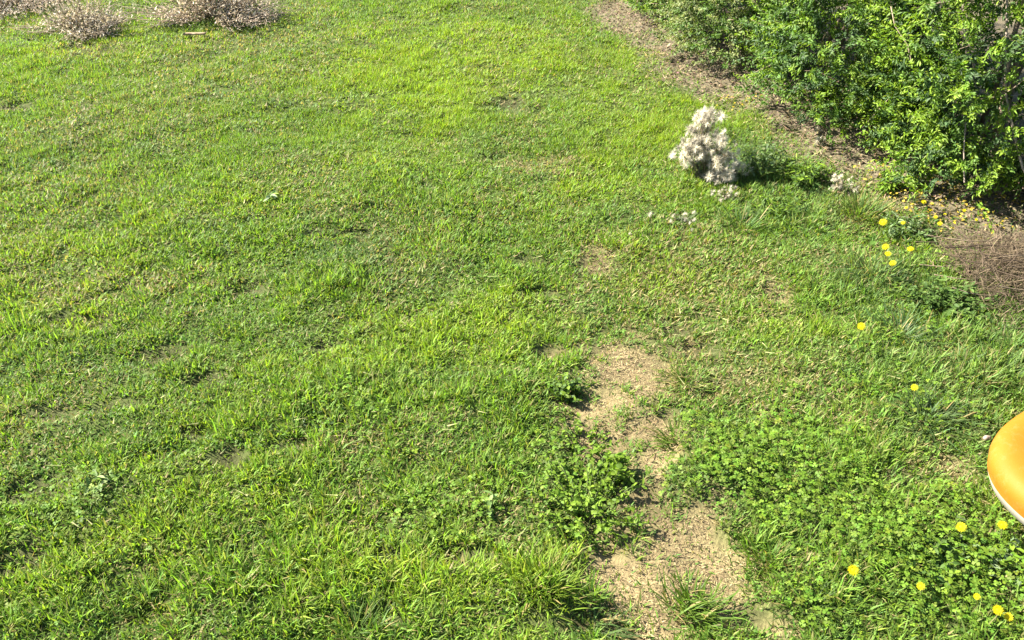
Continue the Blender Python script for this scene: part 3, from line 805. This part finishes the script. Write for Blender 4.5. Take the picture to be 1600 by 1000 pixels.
# ------------------------------------------------------------------ dry heathery shrubs at the far left
def dry_shrub(label, px, py, w, h, nst, seed, tint):
    g = np.random.default_rng(seed)
    X, Y = G(px, py)
    root = thing('dry_shrub', label, 'dry shrub', (X, Y, float(height(X, Y))), group='dry shrubs on the far lawn')
    stems = Soup(); fl = Soup()
    for k in range(nst):
        a = g.uniform(0, 2 * np.pi); r = g.random() ** .6
        r *= 1 + .30 * math.sin(3 * a + seed) + .18 * math.sin(5 * a + 2 * seed)
        top = np.array([w / 2 * r * math.cos(a), w / 2 * .8 * r * math.sin(a), (1 + .35 * math.sin(4 * a + r * 5)) * h * math.sqrt(max(.06, 1 - r * r)) * g.uniform(.35, 1.2)])
        b0 = top * np.array([.25, .25, 0]) + np.array([0, 0, -.01])
        t = np.linspace(0, 1, 5)[:, None]
        pts = b0 * (1 - t) + top * t + g.normal(0, .012, (5, 3)) * t
        pts = np.concatenate([pts, top[None] * g.uniform(1.05, 1.35) + g.normal(0, .015, (1, 3))])
        tube(stems, pts, np.linspace(.003, .001, 6), np.array([.27, .21, .155]) * g.uniform(.6, 1.3), 3)
        m = 16
        tt = g.uniform(.35, 1.02, m)
        P = b0 * (1 - tt[:, None]) + top * tt[:, None] + g.normal(0, .026, (m, 3))
        P[:, 2] = np.maximum(P[:, 2], .01)
        u = g.random(m)
        c = np.where((u < .70)[:, None], np.array(tint) * 1.6, np.where((u < .84)[:, None], np.array([.24, .20, .12]), np.array([.085, .105, .04]))) * g.uniform(.6, 1.3, (m, 1))
        leaves(fl, P, unit(g.normal(0, 1, (m, 3)) + np.array([0, 0, .5])), unit(g.normal(0, 1, (m, 3)) + np.array([0, 0, .5])), g.uniform(.008, .032, m), g.uniform(.004, .011, m), c)
    link('stems', stems.mesh('stems', M_DRY), root)['kind'] = 'stuff'
    link('foliage', fl.mesh('foliage', M_DRY), root)['kind'] = 'stuff'
dry_shrub('large dry pinkish-beige shrub at the top edge, left of the mown strip', 345, 28, .90, .26, 460, 701, (.33, .28, .215))
dry_shrub('low dry beige shrub with a dark right foot near the left corner', 130, 46, .64, .17, 260, 702, (.30, .265, .20))
dry_shrub('faded dry shrub cut by the top left corner of the view', 20, 10, .95, .15, 300, 703, (.32, .28, .225))

# ------------------------------------------------------------------ small stones and a board
def stone(label, px, py, sx, sy, sz, col, seed, name='stone', cat='stone'):
    g = np.random.default_rng(seed)
    X, Y = G(px, py)
    nu, nv = 14, 8
    th = np.linspace(0, 2 * np.pi, nu, endpoint=False); ph = np.linspace(0, np.pi, nv)
    TH, PH = np.meshgrid(th, ph)
    k = 1 + .14 * np.sin(2 * TH + g.uniform(0, 6)) * np.sin(PH) + .10 * np.sin(3 * TH + g.uniform(0, 6)) + g.normal(0, .03, TH.shape)
    k[0] = k[0].mean(); k[-1] = k[-1].mean()
    V = np.stack([np.sin(PH) * np.cos(TH) * sx * k, np.sin(PH) * np.sin(TH) * sy * k, np.cos(PH) * sz * k + sz * .6], -1).reshape(-1, 3)
    T = []
    for i in range(nv - 1):
        for j in range(nu):
            a, b = i * nu + j, i * nu + (j + 1) % nu
            T += [(a, a + nu, b + nu), (a, b + nu, b)]
    s = Soup(); s.add(V, T, np.array(col) * g.uniform(.85, 1.15, (len(V), 1)))
    o = link(name, s.mesh(name, M_BARK), None, (X, Y, float(height(X, Y))))
    tag(o, label, cat)
    return o
stone('small pinkish pale stone touching the left tip of the orange pad', 1538, 694, .012, .009, .009, (.20, .155, .125), 801)
stone('pale pebble on the bare path under the dark overhanging weed', 956, 872, .006, .011, .005, (.20, .17, .11), 802)
stone('tiny pale pebble in the lawn above the upper small bare spot', 985, 366, .009, .008, .006, (.20, .175, .13), 803)

# weathered strip of board in front of the large dry shrub
def board(label, px, py, l, w, h, col):
    X, Y = G(px, py)
    n = 9
    xs = np.linspace(-l / 2, l / 2, n)
    g = np.random.default_rng(9)
    sec = np.array([(-w / 2, 0), (w / 2, 0), (w / 2, h * .85), (w / 2 * .9, h), (-w / 2 * .9, h), (-w / 2, h * .85)])
    V = np.array([[x, a + g.normal(0, .0015), b] for x in xs for a, b in sec])
    T = []
    for i in range(n - 1):
        for j in range(6):
            a, b = i * 6 + j, i * 6 + (j + 1) % 6
            T += [(a, b, b + 6), (a, b + 6, a + 6)]
    for e in (0, (n - 1) * 6):
        T += [(e, e + k, e + k + 1) for k in range(1, 5)]
    s = Soup(); s.add(V, T, np.array(col) * g.uniform(.8, 1.15, (len(V), 1)))
    o = link('board', s.mesh('board', M_BARK), None, (X, Y, float(height(X, Y)) + .022)); o.rotation_euler[2] = R(3)
    tag(o, label, 'board')
board('short pale weathered board lying in front of the large dry shrub', 305, 58, .14, .035, .008, (.22, .16, .10))

# ------------------------------------------------------------------ orange pad at the right edge
def orange_pad():
    zt = 0.15
    # tip of the pad on the photograph at the height of its rim
    t = (722 - 500) / FPX
    d = (CAM_H - zt * .75) / (SP + t * CP)
    tipx, tipy = (1541 - 800) / FPX * d, d * (CP - t * SP)
    a = 0.33; cxy = np.array([tipx + a * 1.13, tipy - .075])
    root = thing('seat_pad', 'smooth rounded orange pad with cream underside, cut by the right frame edge', 'pad', (cxy[0], cxy[1], float(height(*cxy))))
    root.rotation_euler[2] = R(34); root.scale = (1, 1, 1.2)
    def ring(s, z, n=96, p=2.7):
        th = np.arange(n) * 2 * np.pi / n
        c, sn = np.cos(th), np.sin(th)
        r = (np.abs(c) ** p + np.abs(sn) ** p) ** (-1 / p)
        return np.stack([c * r * s, sn * r * s, np.full(n, z)], 1)
    def loft(name, rings, mat, cap_bottom=False):
        n = len(rings[0]); V = np.concatenate(rings); T = []
        for i in range(len(rings) - 1):
            for j in range(n):
                A, B = i * n + j, i * n + (j + 1) % n
                T += [(A, B, B + n), (A, B + n, A + n)]
        V = np.concatenate([V, rings[-1].mean(0)[None]])
        T += [((len(rings) - 1) * n + j, (len(rings) - 1) * n + (j + 1) % n, len(V) - 1) for j in range(n)]
        if cap_bottom:
            V = np.concatenate([V, rings[0].mean(0)[None]])
            T += [((j + 1) % n, j, len(V) - 1) for j in range(n)]
        link(name, mk_mesh(name, V, T, mat), root)
    # upper shell: rounded shoulder, then a shallow dish
    top = [ring(a * .999, .058), ring(a * 1.005, .072), ring(a * 1.012, .083), ring(a * 1.006, .096), ring(a * .985, .108), ring(a * .94, .117), ring(a * .88, .1215), ring(a * .80, .1215), ring(a * .66, .117), ring(a * .5, .111), ring(a * .3, .106), ring(a * .12, .104)]
    low = [ring(a * .80, .012), ring(a * .90, .018), ring(a * .965, .034), ring(a * .990, .050), ring(a * .993, .064), ring(a * .90, .070)]
    m1 = bpy.data.materials.new('orange_shell'); m1.use_nodes = True
    nn = m1.node_tree; b = nn.nodes['Principled BSDF']
    tc = nn.nodes.new('ShaderNodeTexCoord')
    n1 = nn.nodes.new('ShaderNodeTexNoise'); n1.inputs['Scale'].default_value = 9; n1.inputs['Detail'].default_value = 6
    cr = nn.nodes.new('ShaderNodeValToRGB')
    cr.color_ramp.elements[0].position = .3; cr.color_ramp.elements[0].color = (.19, .074, .001, 1)
    cr.color_ramp.elements[1].position = .72; cr.color_ramp.elements[1].color = (.20, .088, .004, 1)
    nn.links.new(tc.outputs['Object'], n1.inputs['Vector']); nn.links.new(n1.outputs['Fac'], cr.inputs[0]); nn.links.new(cr.outputs[0], b.inputs['Base Color'])
    b.inputs['Roughness'].default_value = .7
    b.inputs['Specular IOR Level'].default_value = .25
    n3 = nn.nodes.new('ShaderNodeTexNoise'); n3.inputs['Scale'].default_value = 38; n3.inputs['Detail'].default_value = 9; n3.inputs['Roughness'].default_value = .75
    nn.links.new(tc.outputs['Object'], n3.inputs['Vector'])
    mr = nn.nodes.new('ShaderNodeMapRange'); mr.inputs[1].default_value = .52; mr.inputs[2].default_value = .75; mr.inputs[3].default_value = 0; mr.inputs[4].default_value = .55
    nn.links.new(n3.outputs['Fac'], mr.inputs[0])
    mx = nn.nodes.new('ShaderNodeMix'); mx.data_type = 'RGBA'
    nn.links.new(mr.outputs[0], mx.inputs[0]); nn.links.new(cr.outputs[0], mx.inputs[6]); mx.inputs[7].default_value = (.22, .13, .04, 1)
    nn.links.new(mx.outputs[2], b.inputs['Base Color'])
    n2 = nn.nodes.new('ShaderNodeTexNoise'); n2.inputs['Scale'].default_value = 220
    bp = nn.nodes.new('ShaderNodeBump'); bp.inputs['Strength'].default_value = .15; bp.inputs['Distance'].default_value = .002
    nn.links.new(tc.outputs['Object'], n2.inputs['Vector']); nn.links.new(n2.outputs['Fac'], bp.inputs['Height']); nn.links.new(bp.outputs[0], b.inputs['Normal'])
    m2 = bpy.data.materials.new('cream_underside'); m2.use_nodes = True
    nn = m2.node_tree; b = nn.nodes['Principled BSDF']
    tc = nn.nodes.new('ShaderNodeTexCoord')
    n1 = nn.nodes.new('ShaderNodeTexNoise'); n1.inputs['Scale'].default_value = 14; n1.inputs['Detail'].default_value = 6
    cr = nn.nodes.new('ShaderNodeValToRGB')
    cr.color_ramp.elements[0].position = .3; cr.color_ramp.elements[0].color = (.17, .15, .11, 1)
    cr.color_ramp.elements[1].position = .7; cr.color_ramp.elements[1].color = (.26, .24, .19, 1)
    nn.links.new(tc.outputs['Object'], n1.inputs['Vector']); nn.links.new(n1.outputs['Fac'], cr.inputs[0]); nn.links.new(cr.outputs[0], b.inputs['Base Color'])
    b.inputs['Roughness'].default_value = .6
    loft('orange_top', top, m1)
    loft('cream_underside', low, m2, True)
orange_pad()
print('tris total', sum(len(o.data.polygons) for o in bpy.data.objects if o.type == 'MESH'))
